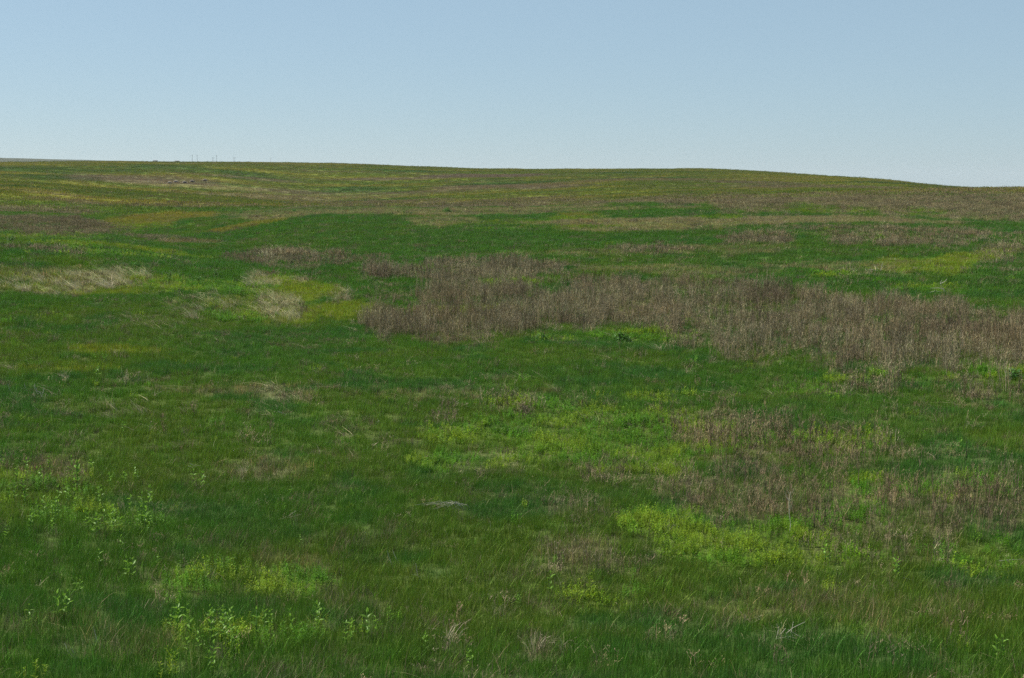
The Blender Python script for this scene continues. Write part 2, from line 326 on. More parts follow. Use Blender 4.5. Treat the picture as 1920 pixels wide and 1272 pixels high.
# ------------------------------------------------------------------ ground mesh
def ground():
    rr = np.concatenate([[0.3], np.exp(np.linspace(math.log(1), math.log(15), 30))[:-1],
                         np.exp(np.linspace(math.log(15), math.log(1250), 640))[:-1],
                         np.exp(np.linspace(math.log(1250), math.log(9400), 70))])
    fine = np.linspace(-.47, .47, 340)
    outer = np.linspace(.47, 2 * math.pi - .47, 70)[1:-1]
    aa = np.concatenate([fine, outer]); na = len(aa); nr = len(rr)
    A, Q = np.meshgrid(aa, rr)
    X = (np.sin(A) * Q).ravel(); Y = (np.cos(A) * Q).ravel()
    Z = height(X, Y)
    co = np.stack([X, Y, Z], 1)
    co = np.vstack([co, [[0, 0, float(height(np.array([0.]), np.array([0.1]))[0])]]])
    i = np.arange(nr - 1)[:, None] * na; j = np.arange(na)[None]; j2 = (j + 1) % na
    q = np.stack([i + j, i + j2, i + na + j2, i + na + j], -1).reshape(-1, 4)[:, ::-1]
    cap = [(int(k), int((k + 1) % na), nr * na) for k in range(na)]
    me = bpy.data.meshes.new('prairie_ground')
    nq = len(q); nc = len(cap)
    me.vertices.add(len(co)); me.vertices.foreach_set('co', co.ravel())
    me.loops.add(nq * 4 + nc * 3)
    me.loops.foreach_set('vertex_index', np.concatenate([q.ravel(), np.array(cap)[:, ::-1].ravel()]).astype(np.int32))
    me.polygons.add(nq + nc)
    me.polygons.foreach_set('loop_start', np.concatenate([np.arange(nq) * 4, nq * 4 + np.arange(nc) * 3]).astype(np.int32))
    me.update(calc_edges=True)
    me.polygons.foreach_set('use_smooth', np.ones(nq + nc, bool))
    X = co[:, 0]; Y = co[:, 1]; r = np.hypot(X, Y)
    m = masks(X, Y)
    c = sward(X, Y, m, r)
    c = mixc(c, CT['weed'], np.clip(m['weed'] * .9, 0, 1) * (.55 + .45 * sst(120, 260, r)))
    c = mixc(c, CT['straw'] * .7, np.clip(m['straw'] * .55, 0, 1))
    thatch = C(.105, .085, .045)
    c = mixc(c, thatch, .45 * (1 - sst(60, 240, r)))
    c = mixc(c, C(.060, .068, .042), sst(1100, 1500, r))       # far pasture greyer and darker: self-shading of unresolved vegetation put into the colour
    at = me.color_attributes.new('veg', 'FLOAT_COLOR', 'POINT')
    at.data.foreach_set('color', np.hstack([c, np.ones((len(c), 1))]).ravel())
    o = bpy.data.objects.new('prairie_ground', me); COL.objects.link(o); o['kind'] = 'structure'
    o['label'] = 'rolling prairie ground under the grass'
    mt, N, L = mat('prairie_soil')
    va = N.new('ShaderNodeAttribute'); va.attribute_name = 'veg'
    ge = N.new('ShaderNodeNewGeometry')
    def noise(sc, det, rg=.6):
        n = N.new('ShaderNodeTexNoise'); n.inputs['Scale'].default_value = sc; n.inputs['Detail'].default_value = det
        n.inputs['Roughness'].default_value = rg; L.new(ge.outputs['Position'], n.inputs['Vector']); return n
    n1 = noise(.35, 8, .75); n2 = noise(3.5, 6, .7)
    def rng_(n, a, b):
        q = N.new('ShaderNodeMapRange'); q.inputs['From Min'].default_value = .3; q.inputs['From Max'].default_value = .7
        q.inputs['To Min'].default_value = a; q.inputs['To Max'].default_value = b; L.new(n.outputs[0], q.inputs[0]); return q
    q1 = rng_(n1, .55, 1.45); q2 = rng_(n2, .6, 1.4)
    mu = N.new('ShaderNodeMath'); mu.operation = 'MULTIPLY'; L.new(q1.outputs[0], mu.inputs[0]); L.new(q2.outputs[0], mu.inputs[1])
    vm = N.new('ShaderNodeVectorMath'); vm.operation = 'SCALE'; L.new(va.outputs['Color'], vm.inputs[0]); L.new(mu.outputs[0], vm.inputs['Scale'])
    p = N.new('ShaderNodeBsdfPrincipled'); p.inputs['Roughness'].default_value = 1; p.inputs['Specular IOR Level'].default_value = .05
    bu = N.new('ShaderNodeBump'); bu.inputs['Strength'].default_value = .9; bu.inputs['Distance'].default_value = .35
    L.new(n2.outputs[0], bu.inputs['Height']); L.new(bu.outputs[0], p.inputs['Normal'])
    L.new(vm.outputs[0], p.inputs['Base Color'])
    ou = N.new('ShaderNodeOutputMaterial'); L.new(p.outputs[0], ou.inputs[0])
    me.materials.append(mt)
ground()

# ------------------------------------------------------------------ little meshes of plants
class MB:
    def __init__(s): s.v = []; s.f = []; s.c = []
    def ribbon(s, pts, w0, w1, side, col):
        """tapering ribbon along pts; side = unit vector across"""
        n = len(pts); b = len(s.v)
        for i, p in enumerate(pts):
            t = i / (n - 1); h = (w0 * (1 - t) + w1 * t) / 2
            if i == n - 1 and w1 == 0:
                s.v.append(tuple(p)); s.c.append(col)
            else:
                s.v.append(tuple(p - side * h)); s.v.append(tuple(p + side * h)); s.c += [col, col]
        for i in range(n - 1):
            k = b + 2 * i
            if i == n - 2 and w1 == 0: s.f.append((k, k + 1, k + 2))
            else: s.f.append((k, k + 1, k + 3, k + 2))
    def tube(s, pts, r0, r1, col, n=4):
        b = len(s.v); m = len(pts)
        for i, p in enumerate(pts):
            a = pts[min(i + 1, m - 1)] - pts[max(i - 1, 0)]; a = a / (np.linalg.norm(a) + 1e-9)
            u = np.cross(a, [0.3, 0.9, 0.31]); u /= np.linalg.norm(u) + 1e-9; v = np.cross(a, u)
            rad = r0 + (r1 - r0) * i / (m - 1)
            for k in range(n):
                t = 2 * math.pi * k / n
                s.v.append(tuple(p + rad * (math.cos(t) * u + math.sin(t) * v))); s.c.append(col)
        for i in range(m - 1):
            for k in range(n):
                k2 = (k + 1) % n
                s.f.append((b + i * n + k, b + i * n + k2, b + (i + 1) * n + k2, b + (i + 1) * n + k))
        s.f.append(tuple(b + (m - 1) * n + k for k in range(n)))
    def leaf(s, p, d, up, L, W, col, fold=.25):
        """pointed oval leaf folded along its midrib: base p, direction d"""
        d = d / np.linalg.norm(d); sd = np.cross(d, up); sd /= np.linalg.norm(sd) + 1e-9; nn = np.cross(sd, d)
        b = len(s.v)
        mid = [p, p + d * L * .45 - nn * W * 0, p + d * L - nn * L * .18]
        lf = [p + d * L * .3 - sd * W * .5 + nn * W * fold, p + d * L * .68 - sd * W * .4 + nn * (W * fold - L * .05)]
        rt = [p + d * L * .3 + sd * W * .5 + nn * W * fold, p + d * L * .68 + sd * W * .4 + nn * (W * fold - L * .05)]
        for q in (mid[0], mid[1], mid[2], lf[0], lf[1], rt[0], rt[1]): s.v.append(tuple(q)); s.c.append(col)
        s.f += [(b, b + 1, b + 3), (b + 3, b + 1, b + 4), (b + 1, b + 2, b + 4), (b, b + 5, b + 1), (b + 5, b + 6, b + 1), (b + 1, b + 6, b + 2)]
    def mesh(s, name, m):
        me = bpy.data.meshes.new(name); me.from_pydata(s.v, [], s.f)
        at = me.color_attributes.new('col', 'FLOAT_COLOR', 'POINT')
        at.data.foreach_set('color', np.array([tuple(c)[:3] + (1,) for c in s.c], np.float32).ravel())
        me.materials.append(m); return me

A3 = lambda *v: np.array(v, float)
rnd = lambda a, b: float(rng.uniform(a, b))

def grass_clump(rad, n, h0, h1, w, lean=.10, dry=.10, seg=3, spread=.33):
    b = MB()
    for i in range(n):
        q = rad * math.sqrt(rnd(0, 1)); t = rnd(0, 2 * math.pi)
        base = A3(q * math.cos(t), q * math.sin(t), -.03)
        H = rnd(h0, h1); a = rnd(0, 2 * math.pi)
        ln = A3(math.cos(a), math.sin(a), 0) * abs(rng.normal(0, spread)) * H + A3(lean * H * rnd(.4, 1.6), 0, 0)
        cv = rnd(.8, 2.0)
        pts = [base + A3(0, 0, H) * (k / seg) * (1 - .12 * (k / seg) ** 2) + ln * (k / seg) ** cv * .8 for k in range(seg + 1)]
        fa = rnd(0, math.pi)
        side = A3(math.cos(fa), math.sin(fa), 0)
        v = min(2.6, math.exp(rng.normal(-.12, .42)))
        col = A3(v * rnd(.85, 1.25), v, v * rnd(.8, 1.2))
        if rnd(0, 1) < dry: col = A3(2.5, 1.5, 2.4) * rnd(.6, 1.3)
        b.ribbon(pts, w * rnd(.7, 1.3), 0, side, col)
    return b

def straw_clump(rad, n, h0, h1, w, lean=-.55):
    b = MB()
    for i in range(n):
        q = rad * math.sqrt(rnd(0, 1)); t = rnd(0, 2 * math.pi)
        base = A3(q * math.cos(t), q * math.sin(t), -.03)
        H = rnd(h0, h1) * rnd(.6, 1); a = rnd(0, 2 * math.pi)
        ln = A3(math.cos(a), math.sin(a), 0) * abs(rng.normal(0, .45)) * H + A3(lean * H * rnd(-.3, 1.7), 0, 0)
        cv = rnd(1, 2)
        pts = [base + A3(0, 0, H) * (k / 4) * (1 - .35 * (k / 4) ** 3 * rnd(0, 1)) + ln * (k / 4) ** cv for k in range(5)]
        fa = rnd(0, math.pi); v = rnd(.5, 1.35)
        b.ribbon(pts, w * rnd(.7, 1.3), w * .25, A3(math.cos(fa), math.sin(fa), 0), A3(v, v * rnd(.9, 1.02), v * rnd(.8, 1.05)))
    return b

def weed_plant(b, base, H, w, twigs=6, spread=.22, col=None):
    v = rnd(.5, 1.4)
    c = A3(v * rnd(.95, 1.15), v, v * rnd(.85, 1.1)) if col is None else col
    a = rnd(0, 6.28); tip = base + A3(math.cos(a) * rnd(0, .13) * H, math.sin(a) * rnd(0, .13) * H, H)
    fa = rnd(0, math.pi); side = A3(math.cos(fa), math.sin(fa), 0)
    mid = base * .5 + tip * .5 + A3(rnd(-.03, .03), rnd(-.03, .03), 0) * H
    b.ribbon([base, mid, tip], w, w * .4, side, c)
    for k in range(twigs):
        t = rnd(.3, .95); p = base * (1 - t) + tip * t
        a = rnd(0, 6.28); l = H * rnd(.15, .42) * (1.2 - t * .6)
        d = A3(math.cos(a) * spread * 2.2, math.sin(a) * spread * 2.2, 1); d /= np.linalg.norm(d)
        e = p + d * l
        b.ribbon([p, p * .4 + e * .6 + A3(math.cos(a), math.sin(a), 0) * l * .08, e], w * .6, w * .35, A3(math.cos(fa + k), math.sin(fa + k), 0), c * rnd(.75, 1.3))
        for j in range(2):                                     # seed twiglets
            q = p + d * l * rnd(.4, 1); a2 = rnd(0, 6.28)
            b.ribbon([q, q + A3(math.cos(a2) * .5, math.sin(a2) * .5, .8) * l * .3], w * .7, w * .3, A3(math.sin(a2), -math.cos(a2), 0), c * rnd(.8, 1.5))

def weed_clump(rad, n, h0, h1, w, twigs=6):
    b = MB()
    for i in range(n):
        q = rad * math.sqrt(rnd(0, 1)); t = rnd(0, 2 * math.pi)
        weed_plant(b, A3(q * math.cos(t), q * math.sin(t), -.03), rnd(h0, h1), w, twigs)
    return b

def forb_clump(rad, n, h0, h1, leafL, per=16):
    b = MB()
    for i in range(n):
        q = rad * math.sqrt(rnd(0, 1)); t = rnd(0, 2 * math.pi)
        base = A3(q * math.cos(t), q * math.sin(t), -.02); H = rnd(h0, h1) * (1.1 - .5 * (q / rad) ** 2)
        tip = base + A3(rnd(-.2, .2) * H, rnd(-.2, .2) * H, H)
        v0 = rnd(.7, 1.25)
        b.ribbon([base, tip], leafL * .10, leafL * .07, A3(1, 0, 0), A3(.7, .8, 1) * v0)
        for k in range(per):
            u = .25 + .75 * (k + rnd(0, 1)) / per
            p = base * (1 - u) + tip * u; a = k * 2.4 + rnd(-.4, .4); el = rnd(.1, .9)
            d = A3(math.cos(a) * math.cos(el), math.sin(a) * math.cos(el), math.sin(el))
            L = leafL * rnd(.7, 1.25) * (1.15 - .5 * u); v = v0 * rnd(.75, 1.3)
            sd = np.cross(d, [0, 0, 1.]); sd /= np.linalg.norm(sd) + 1e-9
            bi = len(b.v); c = A3(v * rnd(.85, 1.2), v, v)
            for qq in (p, p + d * L * .45 - sd * L * .17, p + d * L, p + d * L * .45 + sd * L * .17): b.v.append(tuple(qq)); b.c.append(c)
            b.f.append((bi, bi + 1, bi + 2, bi + 3))
    return b

def source(name, builders, m):
    """a set of plant meshes kept outside the scene, used by one geometry nodes ground cover"""
    c = bpy.data.collections.new(name)
    for i, b in enumerate(builders):
        o = bpy.data.objects.new(name + '_%02d' % i, b.mesh(name, m)); c.objects.link(o)
    return c, len(builders)

def scatter(name, label, src, pts, scl, tint, rz, tilt=.12):
    c, nv = src; n = len(pts)
    me = bpy.data.meshes.new(name); me.vertices.add(n); me.vertices.foreach_set('co', pts.astype(np.float32).ravel())
    rot = np.stack([rng.normal(0, tilt, n), rng.normal(0, tilt, n), rz], 1).astype(np.float32)
    for nm, ty, arr, key in (('rot', 'FLOAT_VECTOR', rot, 'vector'), ('scl', 'FLOAT_VECTOR', scl.astype(np.float32), 'vector'),
                             ('tint', 'FLOAT_COLOR', np.hstack([tint, np.ones((n, 1))]).astype(np.float32), 'color')):
        a = me.attributes.new(nm, ty, 'POINT'); a.data.foreach_set(key, arr.ravel())
    a = me.attributes.new('idx', 'INT', 'POINT'); a.data.foreach_set('value', rng.integers(0, nv, n).astype(np.int32))
    o = bpy.data.objects.new(name, me); COL.objects.link(o); o['kind'] = 'stuff'; o['label'] = label
    g = bpy.data.node_groups.new(name, 'GeometryNodeTree')
    g.interface.new_socket('Geometry', in_out='INPUT', socket_type='NodeSocketGeometry')
    g.interface.new_socket('Geometry', in_out='OUTPUT', socket_type='NodeSocketGeometry')
    N = g.nodes; L = g.links
    gi = N.new('NodeGroupInput'); go = N.new('NodeGroupOutput'); ip = N.new('GeometryNodeInstanceOnPoints')
    ci = N.new('GeometryNodeCollectionInfo'); ci.inputs['Collection'].default_value = c
    ci.inputs['Separate Children'].default_value = True; ci.inputs['Reset Children'].default_value = True
    def na(nm, ty):
        q = N.new('GeometryNodeInputNamedAttribute'); q.data_type = ty; q.inputs['Name'].default_value = nm; return q.outputs['Attribute']
    L.new(gi.outputs[0], ip.inputs['Points']); L.new(ci.outputs[0], ip.inputs['Instance']); ip.inputs['Pick Instance'].default_value = True
    L.new(na('idx', 'INT'), ip.inputs['Instance Index']); L.new(na('rot', 'FLOAT_VECTOR'), ip.inputs['Rotation']); L.new(na('scl', 'FLOAT_VECTOR'), ip.inputs['Scale'])
    L.new(ip.outputs[0], go.inputs[0])
    mo = o.modifiers.new('scatter', 'NODES'); mo.node_group = g
    return o

def sample(d0, d1, dens, half=.43, soft=.12):
    """random ground points in the sector the photograph looks over"""
    n = int(half * (d1 * d1 - d0 * d0) * dens)
    r = np.sqrt(rng.uniform(d0 * d0, d1 * d1, n)); a = rng.uniform(-half, half, n)
    r = r * (1 + rng.uniform(-soft / 2, soft / 2, n))
    return np.sin(a) * r, np.cos(a) * r

def field(x, y):
    return masks(x, y), np.hypot(x, y)

# levels: clump radius, density, range
GR = [  # d0, d1, density, radius, blades, h0, h1, width
    (13, 44, 34, .16, 38, .13, .33, .0072), (44, 105, 13, .27, 56, .15, .33, .0125),
    (105, 260, 3.2, .65, 84, .18, .40, .026), (260, 1050, .30, 2.1, 90, .16, .38, .085)]
allp = []
for li, (d0, d1, dens, rad, nb, h0, h1, wd) in enumerate(GR):
    src = source('grass_clump_level%d' % li, [grass_clump(rad, nb, h0, h1, wd, dry=.05) for _ in range(6)], M_BLADE)
    x, y = sample(d0, d1, dens); m, r = field(x, y)
    keep = rng.uniform(0, 1, len(x)) > np.clip(.45 * m['weed'] + .5 * m['forb'] + .35 * m['straw'], 0, .8)
    x, y, r = x[keep], y[keep], r[keep]; m = {k: v[keep] for k, v in m.items()}; n = len(x)
    c = sward(x, y, m, r, True)
    u = rng.uniform(0, 1, n)
    pt = .03 + .24 * sst(.52, .74, fbm(x / 1.3, y / 1.9, 101, 4)) * (1 + .6 * sst(100, 200, r)) + .30 * m['tan'] + .30 * m['weed'] + .35 * m['straw']
    dry = (u < pt * (1 if li < 3 else .6))
    c = np.where(dry[:, None], mixc(np.repeat(C(.27, .235, .125)[None], n, 0), C(.20, .165, .10), rng.uniform(0, 1, n)) * rng.uniform(.5, 1.1, (n, 1)), c)
    k3 = .5 if li == 3 else 1
    c = c * (1 + k3 * rng.uniform(-.22, .28, (n, 1))) * (1 + k3 * rng.normal(0, .06, (n, 3)))
    hs = rng.uniform(.75, 1.25, n) * (.8 + .5 * fbm(x / 5, y / 5, 111, 2)) * (1 - .25 * (m['forb'] > .4))
    ws = rng.uniform(.85, 1.15, n)
    scatter('meadow_grass', ['short green meadow grass on the near slope', 'green meadow grass in the shallow valley', 'green grass on the far side of the valley', 'grass on the distant hill'][li],
            src, np.stack([x, y, height(x, y)], 1)[~dry], np.stack([ws, ws, hs], 1)[~dry], np.clip(c, .004, .8)[~dry], rng.uniform(-.8, .8, int((~dry).sum())))
    if li < 3: src = source('dry_grass_clump_level%d' % li, [grass_clump(rad, int(nb * .8), h0 * .9, h1 * 1.1, wd, dry=0, spread=.75) for _ in range(5)], M_STEM)
    scatter('dry_grass', ['withered grey-tan grass mixed into the near green', 'withered tan grass in the shallow valley', 'withered tan grass beyond the valley', 'withered grass on the distant hill'][li],
            src, np.stack([x, y, height(x, y)], 1)[dry], np.stack([ws, ws, hs], 1)[dry], np.clip(c, .004, .8)[dry], rng.uniform(-.8, .8, int(dry.sum())))

WE = [(15, 48, 8, .22, 7, .32, .85, .011, 4), (48, 115, 4.6, .36, 9, .45, 1.25, .018, 4),
      (115, 270, 1.7, .8, 18, .4, .95, .032, 4), (270, 700, .16, 2.4, 30, .35, .8, .09, 3)]
for li, (d0, d1, dens, rad, nb, h0, h1, wd, tw) in enumerate(WE):
    src = source('weed_clump_level%d' % li, [weed_clump(rad, nb, h0, h1, wd, tw) for _ in range(6)], M_STEM)
    x, y = sample(d0, d1, dens); m, r = field(x, y)
    nz = sst(.38, .60, fbm(x / 1.7, y / 2.2, 121, 4)); pr = (.72 if li == 0 else 1) * m['weed'] * (.25 + .10 * (r < 50) + 1.0 * nz + .6 * sst(150, 220, r)) + (.02 if li < 2 else .01)
    keep = rng.uniform(0, 1, len(x)) < pr
    x, y, r = x[keep], y[keep], r[keep]; mw = m['weed'][keep]; n = len(x)
    red = fbm(x / 5, y / 5, 131, 3)
    c = mixc(np.repeat(C(.262, .226, .138)[None], n, 0), C(.258, .202, .120), sst(.45, .65, red))
    c = mixc(c, C(.17, .13, .085), sst(.52, .72, fbm(x / 3, y / 3, 141, 3)))
    c = mixc(c, C(.215, .200, .085), .35 * rng.uniform(0, 1, n) + .22 * sst(120, 220, r))
    c = c * rng.uniform(.6, 1.45, (n, 1))
    hs = (1 - .35 * sst(120, 200, r)) * rng.uniform(.5, 1.3, n) * (.55 + .7 * fbm(x / 1.5, y / 1.5, 155, 2)) * (.45 + .6 * mw) * (.8 + .4 * fbm(x / 4, y / 4, 151, 2)); ws = rng.uniform(.8, 1.2, n)
    scatter('dry_weed_bed', ['scattered brown dry weed stalks on the near slope', 'wide bed of tall brown dry weeds across the valley', 'brown dry weeds along the ridge beyond the valley', 'low brown weeds on the distant slope'][li],
            src, np.stack([x, y, height(x, y)], 1), np.stack([ws, ws, hs], 1), np.clip(c, .004, .8), rng.uniform(-3.1, 3.1, n), .07)

FO = [(15, 50, 20, .16, 6, .14, .34, .055, 15), (50, 110, 9, .28, 9, .14, .36, .085, 12), (110, 260, 2, .6, 12, .15, .4, .15, 10)]
for li, (d0, d1, dens, rad, nb, h0, h1, lf, per) in enumerate(FO):
    src = source('forb_clump_level%d' % li, [forb_clump(rad, nb, h0, h1, lf, per) for _ in range(6)], M_LEAF)
    x, y = sample(d0, d1, dens); m, r = field(x, y)
    fm = m['forb'] * (.35 + 1.2 * sst(.42, .60, fbm(x / 1.1, y / 1.3, 161, 4)))
    keep = rng.uniform(0, 1, len(x)) < fm + .004
    x, y = x[keep], y[keep]; n = len(x); r = np.hypot(x, y)
    c = mixc(np.repeat(C(.095, .232, .014)[None], n, 0), C(.200, .300, .018), sst(.4, .64, fbm(x / 1.6, y / 2, 171, 3)))
    c = c * rng.uniform(.65, 1.25, (n, 1)) * (1 - .3 * sst(90, 160, r))[:, None]; ws = rng.uniform(.8, 1.3, n)
    ws = ws * (.6 + .8 * fbm(x / 1.4, y / 1.4, 175, 2)); scatter('leafy_ground_forbs', ['light green leafy forbs in patches on the near slope', 'light green leafy forbs in the valley', 'light green leafy forbs beyond the valley'][li],
            src, np.stack([x, y, height(x, y)], 1), np.stack([ws, ws, ws * rng.uniform(.8, 1.35, n)], 1), np.clip(c, .004, .8), rng.uniform(-3.1, 3.1, n), .1)

ST = [(15, 50, 9, .14, 12, .24, .46, .009, -.2), (50, 125, 4.5, .26, 15, .4, 1.1, .022, -.6), (125, 260, 1.6, .5, 20, .3, .8, .05, -.3)]
for li, (d0, d1, dens, rad, nb, h0, h1, wd, ln) in enumerate(ST):
    src = source('straw_clump_level%d' % li, [straw_clump(rad, nb, h0, h1, wd, ln) for _ in range(6)], M_STEM)
    x, y = sample(d0, d1, dens); m, r = field(x, y)
    pr = m['straw'] * (.08 + .8 * sst(.40, .62, fbm(x / 1.6, y / 1.6, 181, 3))) + .018 + .026 * (r < 60) + .10 * m['tan']
    keep = rng.uniform(0, 1, len(x)) < pr
    x, y = x[keep], y[keep]; ms = m['straw'][keep]; n = len(x)
    c = mixc(np.repeat(C(.40, .36, .20)[None], n, 0), C(.66, .61, .33), sst(.2, .8, ms)) * rng.uniform(.65, 1.25, (n, 1))
    hs = rng.uniform(.35, 1.3, n) * (.5 + .5 * ms); ws = rng.uniform(.8, 1.2, n)
    scatter('dead_straw', ['thin bleached straw among the near grass', 'pale dead straw lying over in the hollow', 'pale dead straw beyond the valley'][li],
            src, np.stack([x, y, height(x, y)], 1), np.stack([ws, ws, hs], 1), np.clip(c, .004, .8), rng.uniform(-.6, .6, n), .15)

# ------------------------------------------------------------------ single things
def zat(x, y): return float(height(np.array([x]), np.array([y]))[0])
def root(name, label, cat, px, py, group=None, rz=0, dmax=1600.):
    c = hit(px, py, dmax); o = bpy.data.objects.new(name, None); COL.objects.link(o)
    o.location = (c[0], c[1], zat(c[0], c[1])); o.rotation_euler = (0, 0, rz); o.empty_display_size = .2
    o['label'] = label; o['category'] = cat
    if group: o['group'] = group
    return o
def part(name, me, par, loc=(0, 0, 0), rot=(0, 0, 0), scale=1):
    o = bpy.data.objects.new(name, me); COL.objects.link(o); o.parent = par
    o.location = loc; o.rotation_euler = rot; o.scale = (scale,) * 3 if not hasattr(scale, '__len__') else scale
    return o

# broad-leaved forb: stem with single leaves in alternating pairs
M_BROAD = veg_mat('broad_leaf', tint=(.18, .33, .036), trans=.35, rough=.5, spec=.25)
M_GSTEM = veg_mat('green_stem', tint=(.11, .20, .05), trans=.1)
leafs = []
for i in range(4):
    b = MB(); b.leaf(A3(0, 0, 0), A3(1, 0, .35 + .1 * i), A3(0, 0, 1), .085, .034, A3(1, 1, 1), .2 + .05 * i); leafs.append(b.mesh('leaf', M_BROAD))
stems = []
for i in range(3):
    b = MB(); b.tube([A3(0, 0, -.03), A3(.01 * (i - 1), .01, .16), A3(.025 * (i - 1), .0, .33)], .0045, .003, A3(1, 1, 1), 4); stems.append(b.mesh('stem', M_GSTEM))
def broad_forb(px, py, s, label, group=None):
    t = root('broad_leaved_plant', label, 'plant', px, py, group, rnd(0, 6))
    for st in range(int(rng.integers(1, 4))):
        k = int(rng.integers(0, 3)); f = s * rnd(.7, 1.1); ox, oy = (rnd(-.09, .09) * s, rnd(-.09, .09) * s) if st else (0, 0)
        part('stem', stems[k], t, (ox, oy, 0), scale=f)
        a0 = rnd(0, 3); nodes = int(rng.integers(4, 6))
        for j in range(nodes):
            z = (.10 + .23 * j / (nodes - 1)) * f; xo = .025 * (k - 1) * (z / .33)
            for q in range(2):
                part('leaf', leafs[int(rng.integers(0, 4))], t, (ox + xo, oy, z), (rnd(-.4, .4), rnd(-.7, .2) - (.6 if j == nodes - 1 else 0), a0 + j * 1.5 + q * math.pi + rnd(-.4, .4)), f * rnd(.6, 1.2) * (1 if j < nodes - 1 else .75))
    return t
singles = [
 (1032, 1118, 1.25, 'tall bright broad-leaved plant standing alone in the grass at the bottom centre'),
 (562, 1030, 1.15, 'pale-tipped broad-leaved plant right of the lone green stem, above the two bright forb mats'),
 (357, 1028, 1.0, 'broad-leaved plant whose bare pale stem shows, above the left bright forb mat'),
 (400, 1262, 1.3, 'large-leaved plant spreading at the very bottom edge, left of centre'),
 (975, 1140, .8, 'small broad-leaved plant just left of the tall one at the bottom centre'),
 (713, 1190, .8, 'small bright plant right of the cluster of leafy plants at the lower left'),
 (795, 1222, .8, 'small bright plant low in the grass between the cluster and the pale straw patch'),
 (875, 1256, .9, 'small bright plant at the bottom edge left of the pale straw patch'),
 (1880, 1245, 1.1, 'leafy plant near the bottom right corner'),
 (830, 836, 1.5, 'tall pale-leaved plant at the left end of the light green forb bed'),
 (1732, 825, 1.6, 'tall leafy plant in the dark grass at the right, left one of a pair'),
 (1800, 845, 1.5, 'tall leafy plant in the dark grass at the right, right one of a pair'),
 (545, 930, 1.0, 'small plant with pale tip in dark grass right of the straw nest'),
 (790, 805, .9, 'small plant beside the bleached twig left of the forb bed'),
 (1290, 745, 1.3, 'leafy plant at the upper right end of the forb bed'),
 (180, 710, 1.6, 'tall leafy plant right of the forked white twigs'),
 (1555, 1060, 1.3, 'upright leafy plant at the right end of the bright forbs under the dry stalks'),
 (1678, 1085, 1.2, 'yellowish leafy plant at the foot of a dark stalk at the right'),
 (230, 815, 1.1, 'small pale plant below the leaning straw tuft'),
 (395, 800, 1.0, 'small leafy plant in plain grass below the tan streak'),
]
for px, py, s, lb in singles: broad_forb(px, py, s, lb)
for px, py in [(10, 880), (28, 900), (70, 915), (95, 912), (135, 900), (150, 920), (140, 935), (128, 945), (170, 890), (172, 885), (205, 915), (238, 905), (258, 908), (108, 950), (130, 975), (85, 975), (110, 980), (75, 975), (60, 1000), (160, 1000), (185, 1000), (205, 995), (210, 990), (175, 1010), (240, 960), (262, 965), (275, 990), (285, 1000), (255, 1000), (215, 1010), (8, 1020), (230, 1040), (360, 920), (375, 925), (300, 1070), (235, 1095), (190, 1060), (20, 940), (45, 950), (100, 1005), (150, 960), (190, 945), (120, 930), (55, 890), (90, 890), (280, 950)]:
    where = ('at the very left edge' if px < 48 else 'by the brown tuft above it' if py < 912 else 'along its lower fringe' if py > 1025
             else 'in its lower middle' if py > 965 and px < 165 else 'at its lower right' if py > 965 else 'in its middle' if px < 165 else 'at its upper right')
    GL = 'bright plant in the leafy cluster at the left, ' + where
    broad_forb(px + rnd(-5, 5), py + rnd(-5, 5), rnd(1.2, 1.9), GL, 'broad-leaved plants in the loose cluster at the left')
for px, py in [(350, 1180), (362, 1205), (395, 1180), (412, 1172), (405, 1205), (420, 1210), (445, 1215), (355, 1230), (372, 1222), (505, 1185), (480, 1205), (548, 1195), (600, 1190), (318, 1190), (440, 1225), (650, 1215), (690, 1205), (110, 1165), (50, 1180), (150, 1120), (420, 1180)]:
    where = 'on its far left' if px < 200 else 'on its right' if px > 460 else 'in its upper left part' if py < 1196 else 'in its lower left part'
    GL = 'bright plant in the sparse leafy group, lower left, ' + where
    broad_forb(px + rnd(-4, 4), py + rnd(-4, 4), rnd(1.0, 1.5), GL, 'broad-leaved plants in the sparse group at the lower left')

# fallen bleached twigs and bent straws, each one a thing
def twig(px, py, label, spec, m=None, cat='twig', name='dead_twig', rad=.007):
    """spec: list of polylines in metres, in the plane facing the camera with small depth"""
    t = root(name, label, cat, px, py)
    for pl in spec:
        b = MB(); pts = [A3(p[0], p[2] if len(p) > 2 else rnd(-.05, .05), p[1]) for p in pl]
        b.tube(pts, rad, rad * .45, A3(1, 1, 1), 5); part('branch', b.mesh('branch', m or M_PALEWOOD), t)
    return t
twig(78, 745, 'forked white twig rising from the grass at the left, below the yellowish strip', [[(0, 0), (-.05, .18), (-.17, .24), (-.19, .35), (-.27, .42), (-.25, .52)], [(0, 0), (.05, .16), (.1, .36), (.1, .47)], [(-.05, .18), (-.16, .12), (-.28, .4)]], rad=.014)
twig(24, 738, 'curved white twig left of the forked white twig', [[(0, .02), (-.1, .12), (-.17, .38)], [(0, .02), (.08, .05)]], rad=.012)
twig(52, 735, 'short white twig between the curved one and the forked one', [[(0, .02), (-.07, .14), (-.12, .33)]], rad=.011)
twig(1082, 694, 'short bent white straw standing in the grass below the brown weed bed', [[(0, 0), (.03, .12), (0, .25), (-.03, .33)], [(0, 0), (-.08, -.02)]], rad=.011)
twig(1770, 552, 'bare white branch sticking up behind the brown weed bed at the right', [[(.1, -.2), (0, .35), (-.28, .75), (-.2, 1.0)], [(0, .35), (-.4, .45), (-.95, .42)], [(-.28, .75), (.05, .9), (.2, 1.1)], [(-.1, .1), (-.6, .25), (-1.1, .1)]], rad=.022)
